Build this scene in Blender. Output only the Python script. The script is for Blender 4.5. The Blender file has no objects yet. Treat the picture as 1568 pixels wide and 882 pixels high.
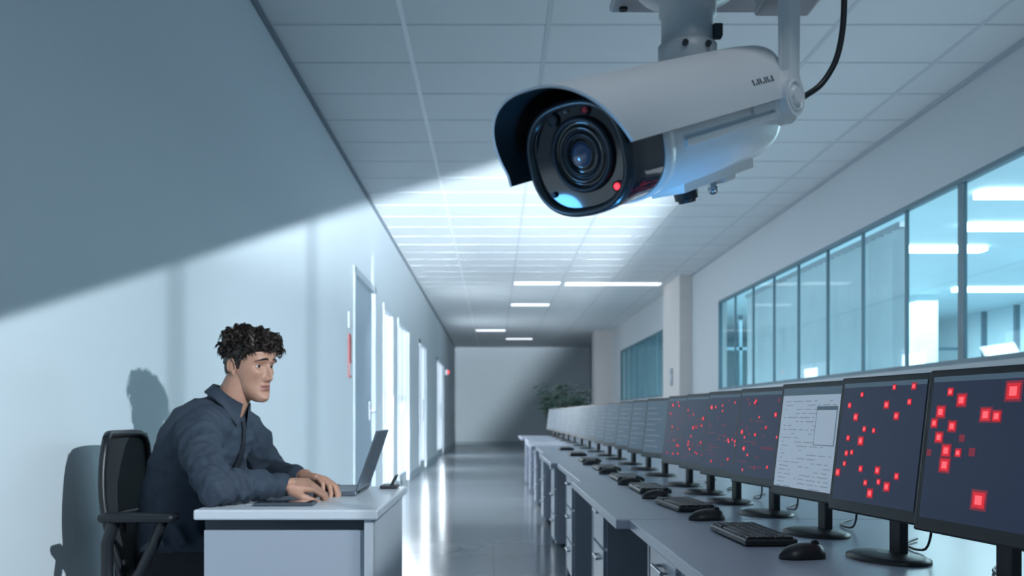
import bpy, bmesh, math, random
from mathutils import Vector, Matrix, noise
random.seed(7)
V=Vector
scene=bpy.context.scene
scene.view_settings.view_transform='Standard'
scene.view_settings.look='None'

# ------------------------------------------------------------ materials
def mat(name,col,rough=0.5,metal=0.0,emis=None,estr=0.0,var=0.06,scale=8.0,bump=0.0,bscale=60.0,coat=0.0,sss=0.0,spec=0.5):
    m=bpy.data.materials.new(name); m.use_nodes=True
    nt=m.node_tree; b=nt.nodes['Principled BSDF']
    b.inputs['Roughness'].default_value=rough
    b.inputs['Metallic'].default_value=metal
    b.inputs['Specular IOR Level'].default_value=spec
    if coat: b.inputs['Coat Weight'].default_value=coat
    if sss:
        b.inputs['Subsurface Weight'].default_value=sss
        b.inputs['Subsurface Scale'].default_value=0.01
    tc=nt.nodes.new('ShaderNodeTexCoord')
    n=nt.nodes.new('ShaderNodeTexNoise'); n.inputs['Scale'].default_value=scale; n.inputs['Detail'].default_value=3
    nt.links.new(tc.outputs['Object'],n.inputs['Vector'])
    r=nt.nodes.new('ShaderNodeMixRGB')
    r.inputs[1].default_value=(*[c*(1-var) for c in col],1); r.inputs[2].default_value=(*[min(1,c*(1+var)) for c in col],1)
    nt.links.new(n.outputs['Fac'],r.inputs[0]); nt.links.new(r.outputs[0],b.inputs['Base Color'])
    if bump>0:
        n2=nt.nodes.new('ShaderNodeTexNoise'); n2.inputs['Scale'].default_value=bscale; n2.inputs['Detail'].default_value=4
        nt.links.new(tc.outputs['Object'],n2.inputs['Vector'])
        bp=nt.nodes.new('ShaderNodeBump'); bp.inputs['Strength'].default_value=bump; bp.inputs['Distance'].default_value=0.01
        nt.links.new(n2.outputs['Fac'],bp.inputs['Height']); nt.links.new(bp.outputs[0],b.inputs['Normal'])
    if emis:
        b.inputs['Emission Color'].default_value=(*emis,1); b.inputs['Emission Strength'].default_value=estr
    return m

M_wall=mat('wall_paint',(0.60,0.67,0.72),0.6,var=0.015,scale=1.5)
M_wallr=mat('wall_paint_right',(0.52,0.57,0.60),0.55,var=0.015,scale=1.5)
M_ceil=mat('ceiling_tile',(0.66,0.71,0.74),0.8,var=0.02,scale=3,bump=0.05,bscale=120)
M_tbar=mat('tbar',(0.82,0.86,0.9),0.5,var=0.0)
M_tbar2=mat('tbar_cross',(0.54,0.59,0.63),0.6,var=0.0)
M_base=mat('baseboard_paint',(0.35,0.42,0.48),0.5)
M_shade_line=mat('shadow_gap_dark',(0.16,0.20,0.24),0.6)  # dark colour standing for shade where wall meets ceiling
M_frame=mat('window_frame',(0.10,0.19,0.24),0.5)
M_white=mat('white_laminate',(0.62,0.66,0.72),0.3,var=0.02,scale=2)
M_desk=mat('desk_laminate',(0.36,0.39,0.47),0.28,var=0.02,scale=2)
M_grey=mat('grey_laminate',(0.36,0.40,0.47),0.4,var=0.03,scale=2)
M_dgrey=mat('dark_panel',(0.05,0.065,0.085),0.5)
M_black=mat('black_plastic',(0.010,0.012,0.016),0.4)
M_blackm=mat('black_mesh',(0.02,0.025,0.03),0.7,bump=0.4,bscale=400)
M_metal=mat('metal_grey',(0.45,0.48,0.52),0.3,metal=0.9)
M_cam=mat('cctv_white',(0.74,0.75,0.76),0.36,var=0.01,coat=0.15)
M_cam2=mat('cctv_grey',(0.45,0.47,0.49),0.4,var=0.02)
M_gloss=mat('gloss_black',(0.006,0.010,0.018),0.07,coat=1.0,var=0)
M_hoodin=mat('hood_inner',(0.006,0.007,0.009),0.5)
M_lens=mat('lens_glass',(0.01,0.03,0.07),0.03,coat=1.0,emis=(0.02,0.08,0.28),estr=0.12,var=0)
M_ring=mat('lens_ring',(0.014,0.022,0.034),0.38,metal=0.3)
M_red=mat('red_led',(0.9,0.05,0.05),0.4,emis=(1,0.03,0.05),estr=3.0)
M_redrefl=mat('red_reflection',(0.12,0.01,0.02),0.3,emis=(0.6,0.03,0.06),estr=0.08)  # dim glow painted for a red reflection on the face glass
M_screen=mat('screen_dark',(0.008,0.012,0.025),0.35,emis=(0.030,0.045,0.092),estr=0.52,var=0,spec=0.22)
M_screenl=mat('screen_light',(0.2,0.25,0.3),0.3,emis=(0.36,0.45,0.56),estr=0.58,var=0)
M_screenm=mat('screen_mid',(0.03,0.045,0.06),0.5,emis=(0.07,0.12,0.17),estr=0.65,var=0)
M_sq=mat('alert_core',(1,0.1,0.1),0.5,emis=(1,0.09,0.11),estr=1.3,var=0)
M_sqh=mat('alert_halo',(0.5,0.02,0.03),0.5,emis=(0.75,0.015,0.03),estr=0.7,var=0)
M_sqd=mat('alert_dim',(0.2,0.02,0.03),0.5,emis=(0.22,0.02,0.045),estr=0.6,var=0)
M_line=mat('screen_text',(0.1,0.1,0.12),0.5,emis=(0.12,0.16,0.22),estr=0.8,var=0)
M_lamp=mat('ceiling_lamp',(1,1,1),0.5,emis=(0.9,0.93,1),estr=1.15,var=0)
M_lamp2=mat('office_lamp',(1,1,1),0.5,emis=(0.8,0.95,1),estr=5.0,var=0)
M_frost=mat('frosted_glass',(0.8,0.9,1),0.4,emis=(0.75,0.88,1),estr=0.80,var=0.02)  # emission stands in for sunlight behind the frosted panes
M_skin=mat('skin',(0.47,0.255,0.18),0.5,var=0.14,scale=45,sss=0.10,bump=0.06,bscale=250)
M_lip=mat('lips',(0.33,0.14,0.115),0.5)
M_eye=mat('eye_white',(0.55,0.53,0.51),0.2)
M_iris=mat('iris',(0.03,0.018,0.012),0.15)
M_hair=mat('hair',(0.020,0.012,0.009),0.42,var=0.5,scale=60)
M_shirt=mat('shirt_denim',(0.030,0.045,0.070),0.78,var=0.22,scale=14,bump=0.2,bscale=160)
M_tie=mat('tie_fabric',(0.008,0.011,0.02),0.6)
M_trs=mat('trousers',(0.010,0.013,0.02),0.8)
M_shoe=mat('shoe',(0.01,0.01,0.012),0.4)
M_lap=mat('laptop_alu',(0.16,0.19,0.23),0.35,metal=0.7)
M_leaf=mat('leaf',(0.05,0.11,0.08),0.5,var=0.3)
M_pot=mat('pot',(0.3,0.32,0.33),0.6)
M_sign=mat('red_sign',(0.40,0.10,0.10),0.5)
M_blind=mat('blind_fabric',(0.74,0.86,0.90),0.7,var=0.08,scale=4)
M_office=mat('office_wall',(0.58,0.76,0.82),0.6,var=0.08,scale=1)

def floor_mat():
    m=bpy.data.materials.new('polished_floor'); m.use_nodes=True
    nt=m.node_tree; b=nt.nodes['Principled BSDF']
    tc=nt.nodes.new('ShaderNodeTexCoord')
    br=nt.nodes.new('ShaderNodeTexBrick'); br.offset=0
    br.inputs['Scale'].default_value=1.0
    br.inputs['Brick Width'].default_value=0.9; br.inputs['Row Height'].default_value=0.9
    br.inputs['Mortar Size'].default_value=0.004
    br.inputs['Color1'].default_value=(0.24,0.27,0.30,1); br.inputs['Color2'].default_value=(0.27,0.30,0.33,1)
    br.inputs['Mortar'].default_value=(0.14,0.16,0.18,1)
    nt.links.new(tc.outputs['Object'],br.inputs['Vector'])
    nt.links.new(br.outputs['Color'],b.inputs['Base Color'])
    n=nt.nodes.new('ShaderNodeTexNoise'); n.inputs['Scale'].default_value=1.2
    nt.links.new(tc.outputs['Object'],n.inputs['Vector'])
    mr=nt.nodes.new('ShaderNodeMapRange'); mr.inputs['To Min'].default_value=0.13; mr.inputs['To Max'].default_value=0.20
    nt.links.new(n.outputs['Fac'],mr.inputs['Value']); nt.links.new(mr.outputs[0],b.inputs['Roughness'])
    b.inputs['Specular IOR Level'].default_value=0.7
    return m
M_floor=floor_mat()
def glass_mat():
    m=bpy.data.materials.new('window_glass'); m.use_nodes=True
    nt=m.node_tree; nt.nodes.remove(nt.nodes['Principled BSDF'])
    out=nt.nodes['Material Output']
    t=nt.nodes.new('ShaderNodeBsdfTransparent'); t.inputs[0].default_value=(0.84,0.96,0.98,1)
    g=nt.nodes.new('ShaderNodeBsdfGlossy'); g.inputs['Roughness'].default_value=0.02
    g.inputs[0].default_value=(0.8,0.95,1,1)
    mx=nt.nodes.new('ShaderNodeMixShader'); mx.inputs[0].default_value=0.14
    nt.links.new(t.outputs[0],mx.inputs[1]); nt.links.new(g.outputs[0],mx.inputs[2])
    nt.links.new(mx.outputs[0],out.inputs[0])
    return m
M_glass=glass_mat()

# ------------------------------------------------------------ mesh builder
class MB:
    def __init__(s): s.v=[];s.f=[];s.m=[];s.s=[]
    def add(s,vs,fs,mi=0,smooth=False,T=None):
        o=len(s.v)
        for p in vs:
            p=V(p)
            s.v.append(T@p if T is not None else p)
        for f in fs: s.f.append([i+o for i in f]); s.m.append(mi); s.s.append(smooth)
    def box(s,c,size,mi=0,bev=0.0,rot=None,T=None,seg=2):
        bm=bmesh.new(); bmesh.ops.create_cube(bm,size=1)
        for v in bm.verts: v.co=V((v.co.x*size[0],v.co.y*size[1],v.co.z*size[2]))
        if bev>0: bmesh.ops.bevel(bm,geom=bm.edges[:],offset=bev,segments=seg,profile=0.5,affect='EDGES')
        R=rot if rot is not None else Matrix.Identity(3)
        bm.verts.ensure_lookup_table()
        vs=[R@v.co+V(c) for v in bm.verts]; fs=[[v.index for v in f.verts] for f in bm.faces]
        bm.free(); s.add(vs,fs,mi,False,T)
    def b2(s,lo,hi,mi=0,bev=0.0,T=None):
        s.box([(a+b)/2 for a,b in zip(lo,hi)],[abs(b-a) for a,b in zip(lo,hi)],mi,bev,None,T)
    def loft(s,rings,mi=0,caps=True,smooth=True,T=None,closed=True):
        n=len(rings[0]); vs=[p for r in rings for p in r]; fs=[]
        for i in range(len(rings)-1):
            for j in range(n if closed else n-1):
                k=(j+1)%n
                fs.append([i*n+j,i*n+k,(i+1)*n+k,(i+1)*n+j])
        s.add(vs,fs,mi,smooth,T)
        if caps:
            s.add(rings[0],[list(range(n))[::-1]],mi,False,T)
            s.add(rings[-1],[list(range(n))],mi,False,T)
    def cyl(s,p1,p2,r1,r2=None,n=24,mi=0,caps=True,T=None,smooth=True):
        r2=r1 if r2 is None else r2
        p1=V(p1);p2=V(p2);d=(p2-p1).normalized()
        a=d.orthogonal().normalized(); b=d.cross(a)
        R=[[p+(a*math.cos(t)+b*math.sin(t))*r for t in [2*math.pi*k/n for k in range(n)]] for p,r in((p1,r1),(p2,r2))]
        s.loft(R,mi,caps,smooth,T)
    def tube(s,pts,rad,n=10,mi=0,T=None,caps=True):
        pts=[V(p) for p in pts]; rings=[]; a=None
        for i,p in enumerate(pts):
            d=(pts[min(i+1,len(pts)-1)]-pts[max(i-1,0)]).normalized()
            if a is None: a=d.orthogonal().normalized()
            else:
                a=(a-d*a.dot(d)).normalized()
            b=d.cross(a); r=rad[i] if isinstance(rad,(list,tuple)) else rad
            rings.append([p+(a*math.cos(t)+b*math.sin(t))*r for t in [2*math.pi*k/n for k in range(n)]])
        s.loft(rings,mi,caps,True,T)
    def sphere(s,c,r,mi=0,rot=None,nu=20,nv=12,T=None,zmin=-1,zmax=1):
        if not isinstance(r,(list,tuple)): r=(r,r,r)
        R=rot if rot is not None else Matrix.Identity(3); c=V(c)
        vs=[];fs=[]
        a0=math.asin(zmin);a1=math.asin(zmax)
        for i in range(nv+1):
            ph=a0+(a1-a0)*i/nv
            for j in range(nu):
                th=2*math.pi*j/nu
                vs.append(c+R@V((r[0]*math.cos(ph)*math.cos(th),r[1]*math.cos(ph)*math.sin(th),r[2]*math.sin(ph))))
        for i in range(nv):
            for j in range(nu):
                k=(j+1)%nu; fs.append([i*nu+j,i*nu+k,(i+1)*nu+k,(i+1)*nu+j])
        s.add(vs,fs,mi,True,T)
    def capsule(s,p1,r1,p2,r2,mi=0,n=20):
        p1=V(p1);p2=V(p2); d=(p2-p1).normalized(); a=d.orthogonal().normalized(); b=d.cross(a); rings=[]
        for i in range(0,7):
            t=-math.pi/2+0.05+(math.pi/2-0.05)*i/6; rings.append((p1+d*r1*math.sin(t),r1*math.cos(t)))
        for i in range(1,6): rings.append((p1.lerp(p2,i/6),r1+(r2-r1)*i/6))
        for i in range(0,7):
            t=(math.pi/2-0.05)*i/6; rings.append((p2+d*r2*math.sin(t),r2*math.cos(t)))
        s.loft([[c+(a*math.cos(t)+b*math.sin(t))*r for t in [2*math.pi*k/n for k in range(n)]] for c,r in rings],mi,False,True)
        s.f.append([len(s.v)-n+k for k in range(n)]);s.m.append(mi);s.s.append(True)
        st=len(s.v)-n*len(rings); s.f.append([st+k for k in range(n)][::-1]);s.m.append(mi);s.s.append(True)
    def torus(s,c,axis,R,r,mi=0,n=32,k=8,T=None):
        c=V(c);d=V(axis).normalized();a=d.orthogonal().normalized();b=d.cross(a);vs=[];fs=[]
        for i in range(n):
            t=2*math.pi*i/n; e=a*math.cos(t)+b*math.sin(t)
            for j in range(k):
                q=2*math.pi*j/k; vs.append(c+e*(R+r*math.cos(q))+d*r*math.sin(q))
        for i in range(n):
            for j in range(k):
                fs.append([i*k+j,((i+1)%n)*k+j,((i+1)%n)*k+(j+1)%k,i*k+(j+1)%k])
        s.add(vs,fs,mi,True,T)
    def obj(s,name,mats,parent=None,loc=None):
        me=bpy.data.meshes.new(name)
        L=V(loc) if loc is not None else V((0,0,0))
        me.from_pydata([tuple(p-L) for p in s.v],[],s.f)
        for m in mats: me.materials.append(m)
        for p,mi,sm in zip(me.polygons,s.m,s.s): p.material_index=mi; p.use_smooth=sm
        bm=bmesh.new(); bm.from_mesh(me); bmesh.ops.recalc_face_normals(bm,faces=bm.faces[:]); bm.to_mesh(me); bm.free()
        o=bpy.data.objects.new(name,me); scene.collection.objects.link(o); o.location=L
        if parent is not None:
            o.parent=parent; o.location=L-parent.location
        return o
def empty(name,loc):
    e=bpy.data.objects.new(name,None); e.empty_display_size=0.1; e.location=loc; scene.collection.objects.link(e); return e
def bake(ob):
    dg=bpy.context.evaluated_depsgraph_get(); dg.update()
    me=bpy.data.meshes.new_from_object(ob.evaluated_get(dg)); ob.modifiers.clear(); ob.data=me
def remesh(ob,vox,sm=6,fac=0.5):
    mats=[m for m in ob.data.materials]
    r=ob.modifiers.new('r','REMESH'); r.mode='VOXEL'; r.voxel_size=vox; r.use_smooth_shade=True
    s=ob.modifiers.new('s','SMOOTH'); s.factor=fac; s.iterations=sm
    bake(ob)
    ob.data.materials.clear()
    for m in mats: ob.data.materials.append(m)
    for p in ob.data.polygons: p.use_smooth=True
def interp(t,x):
    if x<=t[0][0]: return t[0][1]
    for a,b in zip(t,t[1:]):
        if x<=b[0]:
            k=(x-a[0])/(b[0]-a[0]); 
            return a[1]+(b[1]-a[1])*k
    return t[-1][1]

# ------------------------------------------------------------ room
XL=-1.33; XR=3.23; ZC=3.30; YE=33.8; Y0=-2.0
m=MB(); m.b2((XL-.12,Y0,-.1),(9.6,YE+.2,0)); m.obj('floor',[M_floor])
m=MB(); m.b2((XL-.12,Y0,ZC),(XR+.12,YE+.2,ZC+.1),0)
xs=[-.53+.847*i for i in range(-0,5)]
for x in xs: m.b2((x-.014,Y0,ZC-.004),(x+.014,YE,ZC+.001),1 if x<-.4 else 2)
y=5.85-.63*12
while y<YE:
    m.b2((XL,y-.010,ZC-.003),(XR,y+.010,ZC+.001),2); y+=.63
m.obj('ceiling',[M_ceil,M_tbar,M_tbar2])
m=MB(); m.b2((XL,Y0,ZC-.035),(XL+.02,YE,ZC-.001)); m.obj('shade_strip_1',[M_shade_line])  # dark strip added to draw the shadow line under the ceiling
m=MB(); m.b2((XR-.02,Y0,ZC-.03),(XR,16.3,ZC-.001)); m.obj('shade_strip_2',[M_base])  # milder strip added for the shadow line on the right
def wall(name,x0,x1,ys,ye,ops,mt):
    m=MB(); cur=ys
    for (a,b,z0,z1) in ops:
        m.b2((x0,cur,0),(x1,a,ZC)); 
        m.b2((x0,a,z1),(x1,b,ZC))
        if z0>0: m.b2((x0,a,0),(x1,b,z0))
        cur=b
    m.b2((x0,cur,0),(x1,ye,ZC)); return m.obj(name,[mt])
lops=[(9.4,11.1,0,2.42),(11.9,13.0,0,2.35),(13.7,15.5,0,2.35),(17.6,19.4,0,2.35),(23.,26,0,2.35)]
wall('wall_left',XL-.12,XL,Y0,YE,lops,M_wall)
rops=[(3.2,14.36,1.36,2.65),(18.0,25.5,1.36,2.65)]
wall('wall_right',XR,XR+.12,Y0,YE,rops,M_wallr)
m=MB(); m.b2((XL-.12,YE,0),(XR+.12,YE+.15,ZC)); m.obj('wall_end',[M_wall])
m=MB(); m.b2((XR-.2,16.3,0),(XR,17.9,ZC)); m.b2((XR-.5,27.0,0),(XR,27.8,ZC)); m.obj('pillar',[mat('pillar_paint',(0.66,0.64,0.63),0.5)])
m=MB(); cur=Y0
for a,b,_,_ in lops: m.b2((XL,cur,0),(XL+.012,a,.10)); cur=b
m.b2((XL,cur,0),(XL+.012,YE,.10)); m.obj('baseboard_left',[M_base])
m=MB(); m.b2((XR-.012,Y0,0),(XR,16.3,.10)); m.b2((XR-.012,17.9,0),(XR,27.0,.10)); m.obj('baseboard_right',[M_base])
m=MB(); m.b2((XL+.012,YE-.012,0),(XR,YE,.10)); m.obj('baseboard_end',[M_base])
def door(name,a,b,z,leaf,glazed):
    m=MB(); d=.07
    m.b2((XL-.10,a,0),(XL+.015,a+d,z),0); m.b2((XL-.10,b-d,0),(XL+.015,b,z),0); m.b2((XL-.10,a,z-d),(XL+.015,b,z),0)
    if glazed:
        n=2 if b-a>1.3 else 1
        w=(b-a-2*d)/n
        for i in range(n):
            y0=a+d+i*w
            m.b2((XL-.07,y0,0),(XL-.03,y0+.07,z-d),0); m.b2((XL-.07,y0+w-.07,0),(XL-.03,y0+w,z-d),0)
            m.b2((XL-.07,y0,0),(XL-.03,y0+w,.15),0)
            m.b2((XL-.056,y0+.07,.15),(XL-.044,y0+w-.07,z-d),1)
            m.cyl((XL+.0,y0+.1,.9),(XL+.0,y0+.1,1.3),.012,mi=2,n=10)
    else:
        m.b2((XL-.07,a+d,0),(XL-.03,b-d,z-d),1)
        m.b2((XL-.03,b-d-.22,.95),(XL-.02,b-d-.14,1.15),2)
        m.cyl((XL-.03,b-d-.18,1.05),(XL+.03,b-d-.18,1.05),.012,mi=2,n=10)
        m.cyl((XL+.03,b-d-.18,1.05),(XL+.03,b-d-.32,1.05),.011,mi=2,n=10)
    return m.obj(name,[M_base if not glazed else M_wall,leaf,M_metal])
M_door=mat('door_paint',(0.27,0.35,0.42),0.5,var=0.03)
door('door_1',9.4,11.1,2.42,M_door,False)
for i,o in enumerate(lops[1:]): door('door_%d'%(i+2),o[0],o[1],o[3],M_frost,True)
def window(name,a,b,z0,z1,step,thick):
    m=MB(); x0=XR+.0; x1=XR+.05; t=.035
    m.b2((x0,a,z1-t),(x1,b,z1),0); m.b2((x0,a,z0),(x1,b,z0+t),0)
    m.b2((x0,a,z0),(x1,a+t,z1),0); m.b2((x0,b-t,z0),(x1,b,z1),0)
    y=b-step
    while y>a+.1:
        w=.045 if abs(y-thick)<.45 else .014
        m.b2((x0+.01,y-w,z0),(x0+.035,y+w,z1),0); y-=step
    m.add([(XR+.022,a,z0),(XR+.022,b,z0),(XR+.022,b,z1),(XR+.022,a,z1)],[[0,1,2,3]],1)
    return m.obj(name,[M_frame,M_glass])
window('window_1',3.2,14.36,1.36,2.65,.93,6.9)
window('window_2',18,25.5,1.36,2.65,.93,99)
m=MB(); m.b2((XR+.12,Y0,3.0),(9.6,28,3.1)); m.obj('ceiling_office',[M_office])
m=MB(); m.b2((9.5,Y0,0),(9.6,28,3.0)); m.obj('wall_office_right',[M_office])
m=MB(); m.b2((XR+.12,27,0),(9.5,27.1,3.0)); m.obj('wall_office_end',[M_office])
m=MB()
for (xa,xb,yy) in [(4.2,6.2,7.2),(4.3,6.6,8.85),(4.9,7.0,10.4),(4.3,5.8,11.8),(7.2,9.2,15.6),(4.4,6.0,15.0),(5,7,18.)]:
    m.b2((xa,yy-.10,2.94),(xb,yy+.10,2.995),0,.01)
m.obj('office_ceiling_light',[M_lamp2])
m=MB()
y=8.9
while y<14.1:
    a=math.radians(25); m.box((3.62,y,2.0),(.012,.16,1.34),0,0,Matrix.Rotation(a,3,'Z')); y+=.19
m.b2((3.58,8.8,2.67),(3.66,14.2,2.72),1)
m.obj('vertical_blinds',[M_blind,M_metal])
m=MB()
for yy in (12.0,16.5):
    m.b2((7.0,yy,0),(7.35,yy+.35,3.0))
m.obj('office_column',[M_office])
m=MB()
y=6.0
while y<20: m.b2((9.42,y,0.0),(9.5,y+.08,3.0),0); y+=1.2
m.b2((9.42,6,1.0),(9.5,19.9,1.05),0)
m.b2((XR+.12,19.92,0),(9.42,20,.12),0); m.b2((XR+.12,19.92,2.3),(9.42,20,2.36),0)
x=4.0
while x<9.4: m.b2((x,19.92,0),(x+.06,20,3.0),0); x+=.9
m.obj('office_partition_frame',[M_frame])
m=MB()
for (xa,xb,yc) in [(.35,1.14,17.3),(1.24,2.9,17.4),(.35,1.14,20.7),(-.5,.3,27),(.35,1.14,30)]:
    m.b2((xa,yc-.14,ZC-.02),(xb,yc+.14,ZC-.004),0,.004)
m.obj('ceiling_light',[M_lamp])
m=MB(); m.b2((XL,9.05,1.35),(XL+.012,9.2,1.75),0,.004); m.b2((XL,9.05,1.80),(XL+.012,9.2,1.95),1,.004); m.b2((XL+.012,9.07,1.37),(XL+.014,9.18,1.48),1); m.obj('wall_notice',[M_sign,M_white])
m=MB(); m.box((XL+.04,26.8,2.15),(.08,.16,.16),0,.02); m.cyl((XL+.08,26.8,2.15),(XL+.11,26.8,2.15),.05,.03,mi=1); m.obj('fire_alarm_light',[M_white,M_red])
m=MB(); m.b2((XR-.22,16.9,1.5),(XR-.2,17.1,1.8),0,.004); m.b2((XR-.225,16.95,1.6),(XR-.22,17.05,1.7),1); m.obj('light_switch',[M_grey,M_white])

# ------------------------------------------------------------ plant
def plant():
    m=MB(); c=V((1.10,15.9,0))
    m.loft([[c+V((r*math.cos(t),r*math.sin(t),z)) for t in [2*math.pi*k/24 for k in range(24)]] for z,r in((0,.16),(.02,.17),(.42,.22),(.45,.235),(.47,.235))],0)
    random.seed(3)
    for i in range(60):
        a=random.uniform(0,6.28); L=random.uniform(.30,.62); up=random.uniform(.9,1.65)
        pts=[]
        for k in range(9):
            t=k/8
            pts.append(c+V((math.cos(a)*L*.75*t**1.6,math.sin(a)*L*.75*t**1.6,.45+up*(1.25*t-.55*t*t)*.95)))
        m.tube(pts,[.008*(1-.7*k/8) for k in range(9)],5,1)
        for k in range(3,9):
            for sd in(-1,1):
                d=V((math.cos(a+sd*.9),math.sin(a+sd*.9),-.25+.2*random.random())); l=.20*(1.1-abs(k/8-.5))
                p=pts[k]; w=V((random.uniform(-.5,.5),random.uniform(-.5,.5),1)).cross(d).normalized()*.03
                m.add([p,p+d*l*.5+w,p+d*l,p+d*l*.5-w],[[0,1,2,3]],1,True)
    m.obj('potted_palm',[M_pot,M_leaf])
plant()

# ------------------------------------------------------------ right desks
DZ=.70
yb=[1.25,2.95,4.65,6.35,8.05,9.75,11.45,13.15,14.85]
for i in range(8):
    a,b=yb[i],yb[i+1]; off=(-.02 if i%2 else 0.02)
    m=MB()
    m.b2((.38+off,a+.003,DZ-.03),(1.20,b-.003,DZ),0,.004)
    m.b2((.46,a+.01,0),(1.15,a+.04,DZ-.03),1); m.b2((.46,b-.04,0),(1.15,b-.01,DZ-.03),1)
    m.b2((1.10,a+.04,.05),(1.13,b-.04,DZ-.03),2)
    m.b2((.50,a+.04,DZ-.09),(.52,b-.04,DZ-.03),2)
    p0=b-.50 if i!=0 else b-.46
    m.b2((.47,p0,.03),(1.05,p0+.42,DZ-.05),0,.003)
    for k in range(3):
        z0=.05+k*.20
        m.b2((.455,p0+.012,z0),(.472,p0+.408,z0+.19),3,.003)
        m.cyl((.44,p0+.13,z0+.14),(.44,p0+.29,z0+.14),.006,mi=4,n=8)
        m.cyl((.44,p0+.14,z0+.14),(.456,p0+.14,z0+.14),.004,mi=4,n=8); m.cyl((.44,p0+.28,z0+.14),(.456,p0+.28,z0+.14),.004,mi=4,n=8)
    for (xx,yy) in ((.52,.05),(1.0,.05),(.52,.37),(1.0,.37)): m.cyl((xx,p0+yy,0),(xx,p0+yy,.03),.02,mi=2,n=10)
    m.obj('office_desk',[M_desk,M_grey,M_dgrey,M_desk,M_metal])

sqA=[(.70,.12,1.0,0),(.28,.17,.7,0),(.17,.11,.42,0),(.10,.25,.7,0),(.50,.27,.75,0),(.59,.28,.6,0),(.05,.33,.5,0),(.22,.35,.6,0),(.11,.43,.6,0),(.32,.43,.5,1),(.03,.54,.45,1),(.19,.52,.7,0),(.30,.53,.42,0),(.42,.52,.55,1),(.19,.62,.8,0),(.52,.83,1.0,0)]
sqB=[(.25,.10,.3,0),(.10,.19,.35,0),(.57,.19,.5,0),(.83,.17,.35,0),(.86,.05,.4,0),(.64,.05,.3,0),(.70,.28,.5,0),(.20,.29,.5,0),(.33,.39,.35,0),(.45,.40,.3,0),(.30,.49,.6,0),(.13,.47,.35,0),(.13,.60,.35,0),(.20,.59,.3,0),(.12,.69,.3,0),(.04,.77,.5,0),(.34,.72,.4,0),(.55,.72,.5,0),(.78,.75,.4,0),(.58,.81,.35,0),(.42,.83,.35,0),(.68,.84,.6,0),(.49,.91,.6,0)]
def monitor(x,y,yaw,kind,idx):
    m=MB(); W=.362 if idx<7 else .33;H=.305;zb=.092; D=.042
    m.loft([[V((rx*math.cos(t),.045+ry*math.sin(t),z)) for t in [2*math.pi*k/28 for k in range(28)]] for z,rx,ry in((0,.115,.075),(.006,.115,.075),(.011,.10,.062),(.016,.03,.022))],0)
    m.box((0,.070,.11),(.045,.022,.20),0,.006)
    m.box((0,.057,.20),(.07,.04,.06),0,.006)
    Rt=Matrix.Rotation(math.radians(-7),4,'X'); T=Matrix.Translation((0,0,zb))@Rt
    t=.018
    m.box((0,D/2+.0005,H/2),(W,D,H),0,.004,T=T)
    m.loft([[V((sx*w,yy,H/2+sz*h)) for sx,sz in((-1,-1),(1,-1),(1,1),(-1,1))] for yy,w,h in((D,W/2-.02,H/2-.02),(D+.018,W/2-.07,H/2-.06))],0,True,False,T=T)
    sm={'dark':1,'doc':2,'light':2,'mid':3}[kind]
    def q(x0,x1,z0,z1,yy,mi): m.add([(x0,yy,z0),(x1,yy,z0),(x1,yy,z1),(x0,yy,z1)],[[0,1,2,3]],mi,False,T)
    sw=W-2*t; sh=H-2*t-.004; x0=-sw/2; z1=H-t+.004
    q(x0,x0+sw,z1-sh,z1,-.0005,sm)
    if kind=='dark':
        if idx==0: L=sqA
        elif idx==1: L=sqB
        else:
            random.seed(idx*5+2); L=[(random.uniform(.06,.94),random.uniform(.06,.94),random.choice([.2,.22,.26,.3,.42]),random.choice([0,0,1,1])) for _ in range(26)]
        base=.023 if idx==0 else .022
        for (sx,sy,sz,dim) in L:
            cx=x0+sx*sw; cz=z1-sy*sh; h=base*sz/2+.001; hx=h*1.2
            if dim: q(cx-hx,cx+hx,cz-h,cz+h,-.0011,7)
            else:
                q(cx-hx*1.45,cx+hx*1.45,cz-h*1.45,cz+h*1.45,-.0010,7)
                q(cx-hx*1.1,cx+hx*1.1,cz-h*1.1,cz+h*1.1,-.0014,6); q(cx-hx*.62,cx+hx*.62,cz-h*.62,cz+h*.62,-.0018,5)
        if idx>=3:
            for k in range(9):
                sx=random.uniform(.05,.6); sy=random.uniform(.3,.9); q(x0+sx*sw,x0+(sx+random.uniform(.1,.3))*sw,z1-sy*sh-.002,z1-sy*sh,-.0012,7)
        q(x0,x0+sw,z1-.010,z1,-.0009,3)
    if kind=='doc':
        q(x0,x0+sw,z1-.02,z1,-.001,3)
        random.seed(11)
        for k in range(22):
            zz=z1-.035-k*.0108
            xx=x0+.02
            while xx<x0+sw*.9:
                l=random.uniform(.01,.06)
                if random.random()<.7: q(xx,min(xx+l,x0+sw*.93),zz-.0018,zz,-.001,4)
                xx+=l+.012
        q(x0+sw*.62,x0+sw*.95,z1-.15,z1-.05,-.0014,3); q(x0+sw*.63,x0+sw*.94,z1-.148,z1-.06,-.0018,2)
    if kind in('light','mid'):
        for k in range(8): q(x0+.02,x0+sw*random.uniform(.4,.9),z1-.04-k*.028,z1-.035-k*.028,-.001,4)
    o=m.obj('computer_monitor',[M_black,M_screen,M_screenl,M_screenm,M_line,M_sq,M_sqh,M_sqd])
    o.location=(x,y,DZ); o.rotation_euler=(0,0,math.radians(yaw)); return o
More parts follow.
